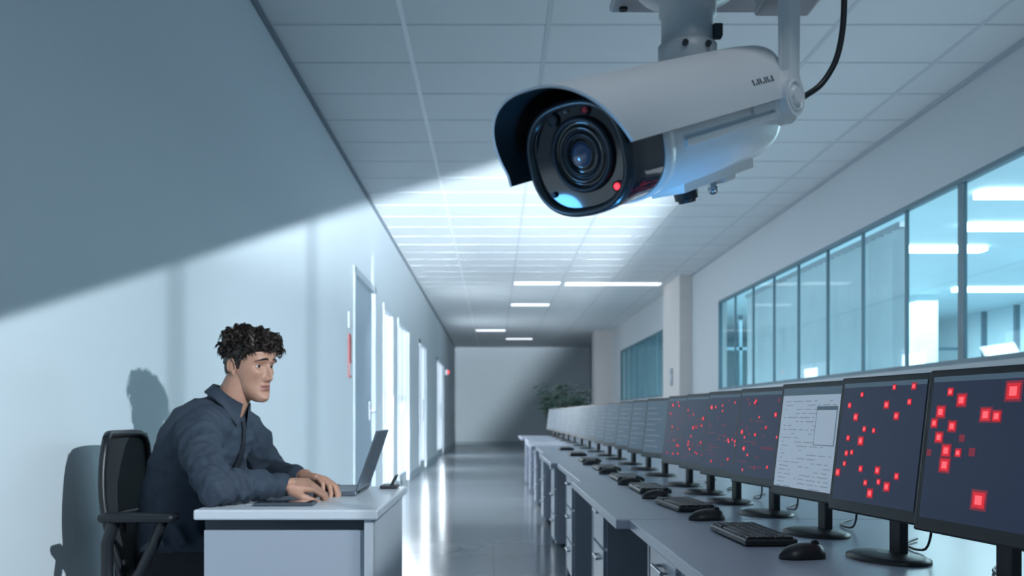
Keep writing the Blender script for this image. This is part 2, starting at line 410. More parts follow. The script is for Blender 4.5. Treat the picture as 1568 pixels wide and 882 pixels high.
mons=[(.825,1.72,'dark'),(.80,2.13,'dark'),(.79,2.575,'doc'),(.80,3.08,'dark'),(.785,3.50,'dark'),(.785,3.92,'dark'),(.785,4.35,'dark'),
 (.80,5.05,'mid'),(.80,5.6,'mid'),(.80,6.2,'mid'),(.80,6.9,'mid'),(.80,7.5,'mid'),(.80,8.3,'mid'),(.80,9.1,'mid'),(.80,9.9,'mid'),(.8,10.8,'mid'),(.8,11.7,'mid'),(.8,12.6,'mid'),(.8,13.6,'mid'),(.8,14.5,'mid')]
for i,(x,y,k) in enumerate(mons): monitor(x,y,-81 if i<7 else -78,k,i)
def keyboard(x,y,yaw):
    m=MB(); m.box((0,0,.010),(.33,.125,.016),0,.004)
    for r in range(5):
        for c in range(15):
            if r==0 and 4<=c<=9: continue
            m.box((-.152+c*.0217,-.047+r*.0225,.0205),(.0185,.019,.006),0,.0015,seg=1)
    m.box((0,-.047,.0205),(.118,.019,.006),0,.0015)
    o=m.obj('keyboard',[M_black]); o.location=(x,y,DZ); o.rotation_euler=(0,0,math.radians(yaw))
def mouse(x,y,yaw):
    m=MB(); rings=[]
    for k in range(9):
        t=k/8; yy=-.055+.11*t; w=.031*math.sqrt(max(.02,1-(2*t-1)**4)); h=.034*math.sqrt(max(.02,1-(1.7*t-.95)**2 if t<1 else .1))
        rings.append([V((w*math.cos(a),yy,max(0.0,h*math.sin(a)) )) for a in [math.pi*j/12 for j in range(13)]])
    m.loft(rings,0,True,True)
    m.cyl((-.003,.03,.030),(.003,.03,.030),.009,mi=0,n=12)
    o=m.obj('computer_mouse',[M_black]); o.location=(x,y,DZ); o.rotation_euler=(0,0,math.radians(yaw))
for (x,y,w) in [(.645,2.50,-88),(.635,3.32,-86),(.63,4.05,-90),(.63,4.75,-90),(.63,5.6,-90),(.63,6.6,-90),(.63,7.6,-90),(.63,8.8,-90)]: keyboard(x,y,w)
for (x,y,w) in [(.665,2.15,-75),(.625,2.93,-80),(.60,3.68,-85),(.6,4.40,-90),(.6,5.2,-90),(.6,6.15,-90)]: mouse(x,y,w)
m=MB()
random.seed(5)
for i in range(7):
    y=mons[i][1]
    p=[(.93,y,.80),(.95,y+.03,.76),(.96,y+.08,DZ+.006),(.95,y+.14,DZ+.005),(.97,y+.22,DZ+.005),(1.0,y+.27,DZ+.005),(1.05,y+.33,DZ+.006)]
    pts=[]
    for a,b in zip(p,p[1:]):
        for k in range(4): pts.append(V(a).lerp(V(b),k/4))
    for _ in range(3): pts=[pts[0]]+[(pts[j-1]+pts[j]*2+pts[j+1])/4 for j in range(1,len(pts)-1)]+[pts[-1]]
    m.tube(pts,.003,6,0)
m.obj('monitor_cables',[M_black])

# ------------------------------------------------------------ man's desk
TD=Matrix.Translation((-.318,2.72,0))
m=MB()
m.b2((-.505,0,.722),(0,.90,.75),0,.005,TD)
m.b2((-.485,.035,0),(-.04,.055,.69),1,.0,TD)
m.b2((-.485,.045,.69),(-.04,.055,.722),2,.0,TD)
m.b2((-.04,.015,0),(-.015,.88,.722),0,.002,TD)
m.b2((-.485,.84,0),(-.04,.86,.722),1,0,TD)
m.obj('desk',[M_white,M_grey,M_dgrey])
m=MB(); z=.751
m.b2((-.665,3.17,z),(-.44,3.49,z+.014),0,.004)
m.b2((-.645,3.19,z+.0142),(-.54,3.47,z+.0152),1)
for r in range(5):
    for c in range(13): m.b2((-.552-r*.019,3.20+c*.0205,z+.015),(-.537-r*.019,3.217+c*.0205,z+.0175),1)
TL=Matrix.Translation((-.44,3.33,z+.014))@Matrix.Rotation(math.radians(19),4,'Y')
m.b2((-.004,-.16,0),(.004,.16,.205),0,.003,TL); m.b2((-.0048,-.15,.012),(-.004,.15,.197),2,0,TL)
m.cyl((-.44,3.2,z+.012),(-.44,3.46,z+.012),.007,mi=1,n=10)
m.obj('laptop',[M_lap,M_black,M_screenm])
m=MB(); m.box((-.60,2.865,.7555),(.17,.085,.009),0,.003,Matrix.Rotation(.04,3,'Z')); m.box((-.60,2.865,.7605),(.155,.072,.001),1,0,Matrix.Rotation(.04,3,'Z')); m.obj('tablet',[M_dgrey,M_gloss])
m=MB(); m.box((-.37,3.52,.757),(.06,.10,.012),0,.004); m.box((-.355,3.52,.778),(.008,.06,.045),0,.003,Matrix.Rotation(.5,3,'Y')); m.obj('phone_stand',[M_black])

# ------------------------------------------------------------ chair
ch=empty('office_chair',(-.98,3.14,0))
m=MB(); cx,cy=-.97,3.14
for k in range(5):
    a=2*math.pi*k/5+.3; e=V((cx+.25*math.cos(a),cy+.25*math.sin(a),.075))
    m.tube([(cx,cy,.12),V((cx,cy,.115)).lerp(e,.5)+V((0,0,.005)),e],[.028,.022,.016],10,0)
    t=V((-math.sin(a),math.cos(a),0))
    m.cyl(e,e-V((0,0,.04)),.008,n=10)
    for s_ in(-1,1): m.cyl(e-V((0,0,.045))+t*s_*.008,e-V((0,0,.045))+t*s_*.026,.030,n=16)
m.cyl((cx,cy,.09),(cx,cy,.20),.032); m.cyl((cx,cy,.20),(cx,cy,.36),.018)
m.box((cx,cy,.365),(.20,.16,.04),0,.01)
m.obj('base',[M_black],ch)
m=MB()
rings=[]
for z,s_ in((.385,.90),(.395,.97),(.42,1.0),(.44,.98),(.452,.90)):
    r=[]
    for k in range(40):
        t=2*math.pi*k/40; c,s2=math.cos(t),math.sin(t)
        r.append(V((cx+.01+.235*s_*math.copysign(abs(c)**.5,c),cy+.24*s_*math.copysign(abs(s2)**.5,s2),z)))
    rings.append(r)
m.loft(rings,0)
m.obj('seat',[M_blackm],ch)
DXC=.015
def bk(t,w):
    z=.52+.43*t; x=-1.145+DXC-.035*math.sin(t*math.pi*.8)+.03*abs(w)**2 -.035*t
    hw=.185+.03*math.sin(t*math.pi)-.012*t
    return V((x,cy+w*hw,z))
m=MB()
g=[[bk(i/14,-1+2*j/14) for j in range(15)] for i in range(15)]
m.loft(g,0,False,True,closed=False); 
g2=[[p+V((-.008,0,0)) for p in r] for r in g]; m.loft(g2,0,False,True,closed=False)
m.obj('backrest_mesh',[M_blackm],ch)
m=MB()
path=[bk(i/12,-1) for i in range(13)]+[bk(1,-1+2*j/10) for j in range(1,10)]+[bk(1-i/12,1) for i in range(13)]+[bk(0,1-2*j/10) for j in range(1,11)]
for _ in range(2): path=[(path[j-1]+path[j]*2+path[(j+1)%len(path)])/4 for j in range(len(path))]
m.tube(path+[path[0]],.012,10,0)
m.tube([(-1.02+DXC,cy,.36),(-1.13+DXC,cy,.37),(-1.19+DXC,cy,.45),(-1.195+DXC,cy,.58),(-1.19+DXC,cy,.68)],[.022,.022,.02,.018,.015],10,0)
for z in(.60,.70): m.tube([(-1.165+DXC,cy-.18,z),(-1.19+DXC,cy,z),(-1.165+DXC,cy+.18,z)],.010,8,0)
m.obj('back_frame',[M_black],ch)
m=MB()
for sd in(-1,1):
    y=cy+sd*.285
    m.box((-1.02,y,.715),(.22,.07,.026),0,.012)
    m.tube([(-1.09,y,.705),(-1.11,y,.64),(-1.11,y,.52),(-1.07,y,.42),(-1.01,y-sd*.06,.385),(-.97,cy+sd*.1,.375)],[.018,.018,.018,.02,.02,.02],10,0)
    m.tube([(-.95,y,.705),(-.975,y,.64),(-1.02,y,.55),(-1.07,y,.47)],[.015,.015,.015,.015],10,0)
m.obj('armrests',[M_black],ch)

# ------------------------------------------------------------ man
man=empty('seated_man',(-.98,3.14,0))
yaw=math.radians(-14); cd=V((math.cos(yaw),math.sin(yaw),0)); cs=V((-math.sin(yaw),math.cos(yaw),0))
m=MB()
secs=[((-.975,3.14,.47),.12,.165,0),((-.975,3.14,.56),.13,.175,0),((-.980,3.14,.66),.122,.160,0.05),((-.968,3.14,.76),.120,.160,.1),((-.940,3.14,.85),.122,.166,.25),((-.908,3.14,.93),.118,.175,.4),((-.880,3.135,.985),.102,.165,.5),((-.857,3.13,1.018),.080,.12,.6),((-.842,3.13,1.040),.058,.072,.6),((-.834,3.13,1.052),.05,.055,.6)]
rings=[]
for c,d,w,tl in secs:
    c=V(c); f=(cd*math.cos(tl)-V((0,0,1))*math.sin(tl)); r=[]
    for k in range(36):
        t=2*math.pi*k/36; co,si=math.cos(t),math.sin(t)
        r.append(c+f*d*math.copysign(abs(co)**.85,co)+cs*w*math.copysign(abs(si)**.85,si))
    rings.append(r)
o=len(m.v); m.loft(rings,0,False,True)
n=36; m.f.append(list(range(o,o+n))[::-1]);m.m.append(0);m.s.append(True); m.f.append([len(m.v)-n+k for k in range(n)]);m.m.append(0);m.s.append(True)
RS=V((-.890,2.985,.958)); RE=V((-.79,2.815,.806)); RW=V((-.655,2.975,.800))
LS=V((-.820,3.285,.958)); LE=V((-.765,3.40,.812)); LW=V((-.643,3.215,.806))
m.capsule((-.868,3.06,.980),.064,RS,.064); m.capsule((-.840,3.2,.980),.064,LS,.062)
m.capsule(RS,.064,RS.lerp(RE,.5)+V((-.008,-.01,0)),.057); m.capsule(RS.lerp(RE,.5)+V((-.008,-.01,0)),.057,RE,.050)
m.capsule(RE,.050,RE.lerp(RW,.45),.045); m.capsule(RE.lerp(RW,.45),.045,RW,.034)
m.capsule(LS,.063,LE,.050); m.capsule(LE,.050,LE.lerp(LW,.45),.045); m.capsule(LE.lerp(LW,.45),.045,LW,.034)
for sd,yy in((-1,3.05),(1,3.23)):
    m.capsule((-.99,yy,.545),.093,(-.80,yy+sd*.01,.55),.085); m.capsule((-.80,yy+sd*.01,.55),.085,(-.60,yy+sd*.03,.555),.063)
    m.capsule((-.60,yy+sd*.03,.55),.062,(-.585,yy+sd*.03,.33),.060); m.capsule((-.585,yy+sd*.03,.33),.060,(-.58,yy+sd*.03,.10),.046)
body=m.obj('clothed_body',[M_shirt,M_trs],man)
remesh(body,.006,8,.5)
me=body.data; 
wl=[V(v.co)+V(man.location)+V(body.location) for v in me.vertices]
nr=[V(v.normal) for v in me.vertices]
def seg(p,a,b):
    ab=b-a; t=max(0,min(1,(p-a).dot(ab)/ab.length_squared)); return (p-(a+ab*t)).length,t
def ridge(x): return (1-min(1,abs(x)*2.4))**1.5
aS=(RE-RS).normalized(); aF=(RW-RE).normalized()
for v,p,nn in zip(me.vertices,wl,nr):
    amp=.0
    if p.z>.62:
        w=V((noise.noise(p*5),noise.noise(p*5+V((7,3,1))),noise.noise(p*5+V((2,9,4)))))*.06
        q=p+w
        dR,tR=seg(p,RE,RW); dS,tS=seg(p,RS,RE); kk=1.0
        if dR<.075 and tR>.02: ax=aF; fr=26
        elif dS<.085 and tS>.1: ax=aS; fr=20
        else:
            ax=V((.35,.2,.9)).normalized(); fr=13
            if nn.x<-.3: kk=.45
        al=q.dot(ax); ac=q-ax*al
        n1=noise.noise(ax*al*fr+ac*fr*.35)
        n2=noise.noise(ax*al*fr*1.9+ac*fr*.9+V((3,3,3)))
        amp=(.0115*ridge(n1)+.0055*ridge(n2)-.003)*kk
        e=math.exp(-((p-RE).length/.09)**2); amp+=e*.003*math.sin(p.dot(V((1,1,0)))*120+8*n1)
    v.co=v.co+nn*amp
for p in me.polygons:
    c=sum((wl[i] for i in p.vertices),V())/len(p.vertices)
    p.material_index=1 if (c.z<.60 or (c.z<.66 and c.x>-.86)) and c.z<.70 else 0
s_=body.modifiers.new('s','SMOOTH'); s_.factor=.5; s_.iterations=2; bake(body)
m=MB()
for yy in(3.02,3.26):
    rings=[]
    for x,w,h in((-.635,.028,.05),(-.62,.038,.085),(-.58,.042,.10),(-.54,.044,.085),(-.48,.048,.06),(-.42,.046,.045),(-.39,.034,.035),(-.38,.015,.025)):
        rings.append([V((x,yy+w*math.cos(t),max(.001,h*.5+h*.5*math.sin(t)))) for t in [2*math.pi*k/20 for k in range(20)]])
    m.loft(rings,0)
m.obj('shoes',[M_shoe],man)
m=MB()
for a,b in((RE,RW),(LE,LW)):
    d=(b-a).normalized(); m.tube([b-d*.010,b+d*.002,b+d*.036,b+d*.040,b+d*.030],[.032,.0370,.0355,.032,.030],24,0)
m.obj('shirt_cuffs',[M_shirt],man)

zt=[(-.118,.074,.045,.014),(-.113,.084,.020,.026),(-.102,.0905,-.005,.037),(-.088,.0900,-.03,.0455),(-.070,.087,-.05,.0525),(-.050,.086,-.065,.059),(-.030,.086,-.078,.064),(-.010,.086,-.088,.068),(.010,.086,-.094,.0705),(.022,.088,-.097,.072),(.036,.0915,-.099,.073),(.055,.091,-.101,.0745),(.075,.084,-.099,.074),(.092,.069,-.088,.069),(.105,.047,-.068,.057),(.114,.020,-.042,.036),(.119,-.008,-.02,.010)]
tf=[(a[0],a[1]) for a in zt]; tb=[(a[0],a[2]) for a in zt]; tw=[(a[0],a[3]) for a in zt]
def G(x): return math.exp(-x*x)
def disp(y,z):
    ay=abs(y); d=0
    pz=interp([(-.046,0),(-.042,.008),(-.037,.019),(-.030,.0265),(-.023,.0245),(0,.0150),(.013,.0080),(.026,.0035),(.036,0)],z)
    sg=interp([(-.046,.013),(-.030,.0110),(-.015,.0088),(.02,.0080)],z)
    d+=pz*G(y/sg)
    d+=.0075*G((ay-.0135)/.0055)*G((z+.034)/.0075)
    d-=.0135*G((ay-.030)/.016)*G((z-.010)/.0115)
    d-=.004*G(y/.010)*G((z-.020)/.009)
    d+=.0050*G((ay-.026)/.02)*G((z-.031)/.0065)
    wl_=max(0,1-(y/.026)**2)
    d+=.0065*wl_*(G((z+.0565)/.0048)*.85+G((z+.0690)/.0055))
    d-=.0060*wl_*G((z+.0622)/.0020)
    d-=.0045*G(y/.022)*G((z+.081)/.006)
    d+=.0065*G(y/.019)*G((z+.101)/.012)
    d+=.0060*G((ay-.046)/.016)*G((z+.014)/.014)
    d-=.0075*G((ay-.043)/.013)*G((z+.050)/.020)
    d-=.0025*G((ay-(.018+(-.035-z)*.45))/.004)*(1 if -.065<z<-.03 else 0)
    d-=.0015*G(y/.003)*G((z+.049)/.005)
    d-=.0014*G((ay-.006)/.0018)*G((z-.035)/.008)
    d-=.0010*(G((z-.052)/.0015)+G((z-.062)/.0015))*G(y/.03)
    return d
def hp(z,th):
    f,b,w=interp(tf,z),interp(tb,z),interp(tw,z); c=(f+b)/2;h=(f-b)/2; nn=2.25
    co,si=math.cos(th),math.sin(th)
    x=c+h*math.copysign(abs(co)**(2/nn),co); y=w*math.copysign(abs(si)**(2/nn),si)
    if co>0: x+=disp(y,z)*min(1,co*2.2)
    return V((x,y,z))
def fx(y,z):
    f,b,w=interp(tf,z),interp(tb,z),interp(tw,z); c=(f+b)/2;h=(f-b)/2
    return c+h*(max(0,1-abs(y/w)**2.25))**(1/2.25)+disp(y,z)
HC=V((-.766,3.12,1.160)); SC=.88
TH=Matrix.Translation(HC)@Matrix.Rotation(math.radians(-29),4,'Z')@Matrix.Rotation(math.radians(8),4,'Y')@Matrix.Scale(SC,4)
TI=TH.inverted()
m=MB(); NZ=150;NT=200
zs=[-.118+.237*(.5-.5*math.cos(math.pi*(i/NZ)))*.25+.237*(i/NZ)*.75 for i in range(NZ+1)]
ths=[]
for k in range(NT):
    u=2*math.pi*k/NT; ths.append(u-.55*math.sin(u)*.75)
rings=[[hp(z,t) for t in ths] for z in zs]
m.loft(rings,0,True,True,T=TH)
for i,f in enumerate(m.f):
    if len(f)==4:
        l=TI@(sum((m.v[j] for j in f),V())/4)
        if l.x>.06 and abs(l.y)<.025:
            k=math.sqrt(max(0,1-(l.y/.025)**2)); 
            if -.0622-.0115*k<l.z<-.0622+.0080*k: m.m[i]=1
m.tube([V((-.858,3.13,.985)),V((-.840,3.13,1.03)),V((-.808,3.125,1.085)),V((-.785,3.12,1.13)),V((-.782,3.12,1.17))],[.064,.056,.051,.050,.048],28,0)
m.obj('head',[M_skin,M_lip],man)
m=MB()
for sd in(-1,1):
    c=V((-.016,sd*.0715,-.004)); R=Matrix.Rotation(sd*math.radians(-22),3,'Z')@Matrix.Rotation(math.radians(-10),3,'Y')
    m.sphere(c,(.014,.005,.025),0,R,T=TH)
    pts=[]
    for k in range(15):
        t=math.radians(-200+k*17)
        pts.append(c+R@V((.0145*math.cos(t)*-1,sd*(.006-.002*math.cos(t)),-.026*math.sin(t))))
    m.tube(pts,[.0024+.0016*math.sin(math.pi*k/14) for k in range(15)],8,0,T=TH)
    m.sphere(c+R@V((.003,sd*.003,-.022)),(.006,.004,.008),0,R,T=TH)
    m.sphere(c+R@V((.012,sd*.003,-.002)),(.004,.005,.007),0,R,T=TH)
m.obj('ears',[M_skin],man)
m=MB()
for sd in(-1,1):
    ex=fx(.030,.010); c=V((ex-.0062,sd*.0305,.0095)); look=V((1,-.02,-.06)).normalized()
    m.sphere(c,.0120,0,T=TH,nu=28,nv=18)
    q=look.to_track_quat('Z','Y').to_matrix()
    m.sphere(c+look*.0006,.0120,1,q,T=TH,zmin=.86,zmax=1,nv=6)
    Rl=Matrix.Rotation(math.radians(3),3,'Y')@Matrix.Rotation(math.radians(sd*-8),3,'X')
    m.sphere(c,.0131,2,Rl,T=TH,zmin=.34,zmax=1,nu=28,nv=10)
    m.sphere(c,.0129,2,Matrix.Rotation(math.radians(2),3,'Y'),T=TH,zmin=-1,zmax=-.40,nu=28,nv=10)
    pts=[c+Rl@V((.0133*.940*math.cos(t),.0133*.940*math.sin(t),.0133*.34)) for t in [math.radians(-60+k*12) for k in range(11)]]
    m.tube(pts,[.0004+.0008*math.sin(math.pi*k/10) for k in range(11)],6,3,T=TH)
    random.seed(4)
    for k in range(46):
        t=k/45; yy=sd*(.011+.038*t); zc=.0330-.0015*t+.0026*math.sin(t*3.0)-.006*t*t+.003*(1-t)
        th=.0036*(1-.75*t)
        for _ in range(4):
            zz=zc+random.uniform(-th,th)
            p=V((fx(yy,zz)+.0006,yy,zz)); d=V((-.0008,sd*.006,.003*(1-t)-.001))
            m.tube([p,p+d*.5+V((.0009,0,0)),p+d],[.0007,.0007,.0002],4,3,T=TH,caps=False)
m.obj('eyes_and_brows',[M_eye,M_iris,M_skin,M_hair],man)
thr=[(-.10,-.060),(-.05,-.052),(-.032,-.035),(-.024,.022),(-.004,.026),(.002,-.010),(.015,-.008),(.021,.020),(.040,.044),(.06,.056),(.10,.066)]
def hmask(p): return p.z>interp(thr,p.x)+.005*noise.noise(p*60)
m=MB()
def hthick(p):
    top=max(0,min(1,(p.z-.02)/.07)); return .0055+.012*top
grid=[]
for i,z in enumerate(zs):
    row=[]
    for j,t in enumerate(ths):
        p=rings[i][j]; nn=V((p.x*1.0,p.y*1.3,max(0,p.z)*1.1)).normalized()
        edge=max(0,min(1,(p.z-interp(thr,p.x))/.02))
        k=(.001+hthick(p)*edge)*(1+.9*noise.noise(p*34)+.3*noise.noise(p*90))
        row.append(p+nn*k if hmask(p) else p-nn*.004)
    grid.append(row)
fs=[];vs=[p for r in grid for p in r]
for i in range(NZ):
    for j in range(NT):
        k=(j+1)%NT
        if sum(hmask(q) for q in(rings[i][j],rings[i][k],rings[i+1][k],rings[i+1][j]))>=2: fs.append([i*NT+j,i*NT+k,(i+1)*NT+k,(i+1)*NT+j])
m.add(vs,fs,0,True,TH)
m.add([V((-.008,0,.119+.012))]+grid[-1],[[0,1+j,1+(j+1)%NT] for j in range(NT)],0,True,TH)
# wavy locks: clumps of strands sharing one curl
random.seed(21); cnt=0
while cnt<520:
    z=random.uniform(-.055,.118); t=random.uniform(0,2*math.pi); p=hp(z,t)
    if not hmask(p): continue
    if z<.03 and random.random()<.35: continue
    cnt+=1
    nn=V((p.x,p.y*1.3,max(0,p.z)*1.2)).normalized(); top=max(0,min(1,(p.z-.015)/.06))
    flow=V((.35+random.uniform(-.8,.8),random.uniform(-.8,.8),-.5+.5*top))
    if top<.3: flow=V((-.55+random.uniform(-.3,.3),0,-.8))
    if p.x>.045 and top>.35: flow=V((.45,random.uniform(-.2,1.0),.25+random.uniform(-.4,.2)))
    tang=(flow-nn*flow.dot(nn)).normalized(); L=random.uniform(.012,.018)+random.uniform(.018,.034)*top
    side=nn.cross(tang); cu=random.uniform(-1.5,1.5); lift=.12+random.uniform(.35,.75)*top; ph=random.uniform(2.2,3.3)
    for s_i in range(8):
        o_=side*random.uniform(-.0045,.0045)+tang*random.uniform(-.004,.004)
        b=p+o_+nn*(hthick(p)*.35); l=L*random.uniform(.8,1.1); pts=[b]
        for k in range(1,7):
            s=k/6; pts.append(b+(tang*s*(1-.3*s)+nn*lift*math.sin(s*ph)*.85+side*cu*s*s*.6)*l-o_*s*.6)
        r=random.uniform(.0008,.0015)
        m.tube(pts,[r,r*1.1,r,r*.9,r*.8,r*.5,r*.1],4,0,T=TH,caps=False)
m.obj('hair',[M_hair],man)
m=MB(); nb=V((-.838,3.13,1.050)); ax=V((.40,0,.92)).normalized(); fa=(V((math.cos(-.35),math.sin(-.35),0))); fa=(fa-ax*fa.dot(ax)).normalized(); sa=ax.cross(fa)
def cring(fn):
    out=[]
    for k in range(61):
        t=math.radians(14)+math.radians(332)*k/60; e=fa*math.cos(t)+sa*math.sin(t); fr=max(0,math.cos(t)); out.append(fn(t,e,fr,abs(k-30)/30))
    return out
A=cring(lambda t,e,fr,u: nb+e*(.066)-ax*.020)
Bq=cring(lambda t,e,fr,u: nb+e*(.060+.006*fr)+ax*(.032-.018*fr))
Bt=cring(lambda t,e,fr,u: nb+e*(.063+.006*fr)+ax*(.035-.018*fr))
Cq=cring(lambda t,e,fr,u: nb+e*(.078+.012*fr)+ax*(.004-.020*fr-.034*max(0,(u-.72)/.28)))
m.loft([A,Bq,Bt,Cq],0,False,True,closed=False)
m.loft([[p-ax*.003 for p in Cq],[p-ax*.003 for p in Bt]],0,False,True,closed=False)
m.obj('shirt_collar',[M_shirt],man)
def front(z,off=0.0,side=0.0):
    for (c0,d0,w0,t0_),(c1,d1,w1,t1_) in zip(secs,secs[1:]):
        if c0[2]<=z<=c1[2]:
            k=(z-c0[2])/(c1[2]-c0[2]); c=V(c0).lerp(V(c1),k); d=d0+(d1-d0)*k; tl=t0_+(t1_-t0_)*k
            f=(cd*math.cos(tl)-V((0,0,1))*math.sin(tl)); return c+f*(d+off)+cs*side
m=MB(); r1=[]
for k in range(12):
    z=1.036-k*.021; w=.006+.017*min(1,k/8)
    if k==0: w=.016
    r1.append([front(z,.010+.006*(1-k/11),-w),front(z,.018+.004*(1-k/11),0),front(z,.010+.006*(1-k/11),w)])
m.loft(r1,0,False,True,closed=False)
m.obj('necktie',[M_tie],man)
def hand(name,W,D,N,sgn,bend,spread=1.0):
    D=V(D).normalized();N=V(N);N=(N-D*N.dot(D)).normalized(); S=D.cross(N).normalized()*sgn
    m=MB(); P=lambda a,b,c: W+D*a+S*b+N*c
    m.capsule(P(-.022,0,0),.024,P(.012,0,0),.023)
    for b0,b1 in((.018,.027),(.006,.0095),(-.006,-.009),(-.016,-.026)):
        m.capsule(P(.012,b0,0),.0150,P(.076-abs(b1-.01)*.25,b1,.0),.0115)
    fr=[(.027,.078,(.040,.025,.019),.0085,0),(.0092,.083,(.044,.028,.020),.0088,4),(-.0088,.079,(.040,.026,.019),.0085,8),(-.0260,.072,(.032,.020,.017),.0075,13)]
    for b,a,Ls,r,ex in fr:
        p=P(a,b,.001); ang=0
        sp=b*1.6*spread
        for i,(L,bd) in enumerate(zip(Ls,bend)):
            ang+=math.radians(bd+(ex if i==0 else 0))
            d=(D*math.cos(ang)-N*math.sin(ang)+S*sp).normalized()
            q=p+d*L; m.capsule(p,r*(1.04-.07*i),q,r*(1-.07*(i+1)),0,14); p=q
    t0=P(.018,.026,-.006);t1=P(.048,.048,-.014);t2=P(.078,.056,-.022);t3=P(.100,.052,-.030)
    m.capsule(t0,.015,t1,.012,0,14);m.capsule(t1,.0115,t2,.010,0,14);m.capsule(t2,.010,t3,.008,0,14)
    o=m.obj(name,[M_skin],man); remesh(o,.0019,2,.35); return o
hand('right_hand',V(RW)+V((.028,.012,-.001)),(.96,.28,-.04),(-.05,-.45,1),1,(30,40,26),.9)
hand('left_hand',V(LW)+V((.026,-.02,.008)),(.93,-.38,-.10),(0,.25,1),-1,(24,32,22),.9)

# ------------------------------------------------------------ CCTV
cc=empty('security_camera',(.25,1.25,1.4))
Pf=V((.092,1.10,1.293)); Pr=V((.353,1.37,1.432)); B=(Pr-Pf).normalized(); R_=B.cross(V((0,0,1))).normalized(); U_=R_.cross(B).normalized()
def cp(r,u,s): return Pf+R_*r+U_*u+B*s
def sring(rr,ru,s,n=2.5,N=72,off=0):
    out=[]
    for k in range(N):
        t=2*math.pi*k/N; c,sn=math.cos(t),math.sin(t)
        out.append(cp(rr*math.copysign(abs(c)**(2/n),c),off+ru*math.copysign(abs(sn)**(2/n),sn),s))
    return out
m=MB()
m.loft([sring(.0705,.0635,.066),sring(.0725,.0655,.070),sring(.0725,.0655,.084),sring(.0700,.0630,.087),sring(.0700,.0630,.092),sring(.0720,.0650,.096),sring(.0715,.0645,.335),sring(.068,.061,.352),sring(.060,.053,.366),sring(.045,.040,.374)],0)
for sd in(-1,1):
    m.loft([[cp(sd*x,u,s) for x,u in((.069,-.010),(.0755,-.010),(.0755,-.018),(.069,-.018))] for s in(.105,.34)],0,True,False)
    m.loft([[cp(sd*x,u,s) for x,u in((.060,.020),(.0755,.018),(.0765,-.006),(.060,-.006))] for s in(.265,.35)],0,True,False)
m.obj('housing',[M_cam],cc)
m=MB()
m.loft([sring(.0690,.0625,.0),sring(.0705,.064,.006),sring(.0700,.0635,.030),sring(.0695,.063,.068)],0,False)
m.obj('front_barrel',[M_gloss],cc)
m=MB()
m.loft([sring(.0600,.0535,.002),sring(.0620,.0555,-.004),sring(.0670,.0605,-.006),sring(.0705,.064,-.001),sring(.0705,.064,.008)],0,False)
m.obj('bezel_rim',[mat('bezel_rubber',(0.02,0.03,0.04),0.3,coat=0.4)],cc)
m=MB(); m.loft([sring(.0625,.0560,.0015),sring(.0600,.0540,.0012)],0,True)
m.obj('face_glass',[M_gloss],cc)
m=MB(); lc=(.008,.003); KL=1.04
def cr(r,s): return [cp(lc[0]+KL*r*math.cos(t),lc[1]+KL*r*math.sin(t),s) for t in [2*math.pi*k/56 for k in range(56)]]
m.loft([cr(.040,.0012),cr(.040,-.003),cr(.038,-.0045),cr(.034,-.0045),cr(.033,-.001)],0,False)
m.loft([cr(.033,-.001),cr(.030,.0000),cr(.0295,-.003),cr(.027,-.0035),cr(.0255,-.001)],1,False)
m.loft([cr(.0255,-.001),cr(.023,-.0008),cr(.0225,-.0025),cr(.020,-.0028),cr(.0188,-.0005)],0,False)
m.loft([cr(.0188,-.0005),cr(.015,-.0008),cr(.0145,-.002),cr(.0125,-.002)],1,False)
m.obj('lens_rings',[M_ring,M_gloss],cc)
m=MB(); rg=[]
for k in range(7):
    a=math.pi/2*k/6; rg.append([cp(lc[0]+.0135*math.cos(a)*math.cos(t)+1e-5*math.cos(t),lc[1]+.0135*math.cos(a)*math.sin(t)+1e-5*math.sin(t),-.0015-.005*math.sin(a)) for t in [2*math.pi*j/36 for j in range(36)]])
m.loft(rg,0,True); m.obj('lens',[M_lens],cc)
m=MB()
def dot(r,u,rad,mi): m.cyl(cp(r,u,.0015),cp(r,u,-.0022),rad,rad*.9,20,mi)
dot(.045,-.038,.0036,0); dot(.024,.048,.0035,1); dot(-.022,.046,.006,2); dot(-.002,.051,.0012,3); dot(-.044,-.034,.0035,2)  # first dot is the LED, second paints the red reflection
m.torus(cp(.045,-.038,-.0015),B,.0050,.0010,2)
m.torus(cp(-.022,.046,-.0015),B,.0068,.001,2); m.torus(cp(.024,.048,-.0015),B,.0046,.001,2)
m.obj('indicator_leds',[M_red,M_redrefl,M_ring,M_cam],cc)
m=MB(); hr,hu=.086,.083; NH=60; ns=24
def hood(th,s,k=1.0):
    n=2.35; c,sn=math.cos(th),math.sin(th)
    return cp(hr*k*math.copysign(abs(c)**(2/n),c),.0+hu*k*math.copysign(abs(sn)**(2/n),sn),s)
t0,t1=math.radians(2),math.radians(187)
def sfront(th): return (-.010 if th<1.57 else -.024)-(.048 if th<1.57 else .034)*max(0,math.sin(th))**.8
def srear(th): return .385-.05*(1-max(0,math.sin(th)))
out=[];inn=[]
for i in range(ns+1):
    a=[];b=[]
    for j in range(NH+1):
        th=t0+(t1-t0)*j/NH; s0=sfront(th); s1=srear(th); s=s0+(s1-s0)*i/ns
        tail=1.0
        if i>ns-3: tail=1-.012*(i-ns+3)**1.6/3
        a.append(hood(th,s,tail)); b.append(hood(th,s,tail*.965))
    out.append(a);inn.append(b)
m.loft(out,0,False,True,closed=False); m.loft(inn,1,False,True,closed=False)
m.loft([out[0],inn[0]],0,False,False,closed=False); m.loft([out[-1],inn[-1]],0,False,False,closed=False)
m.loft([[r[0] for r in out],[r[0] for r in inn]],0,False,False,closed=False); m.loft([[r[-1] for r in out],[r[-1] for r in inn]],0,False,False,closed=False)
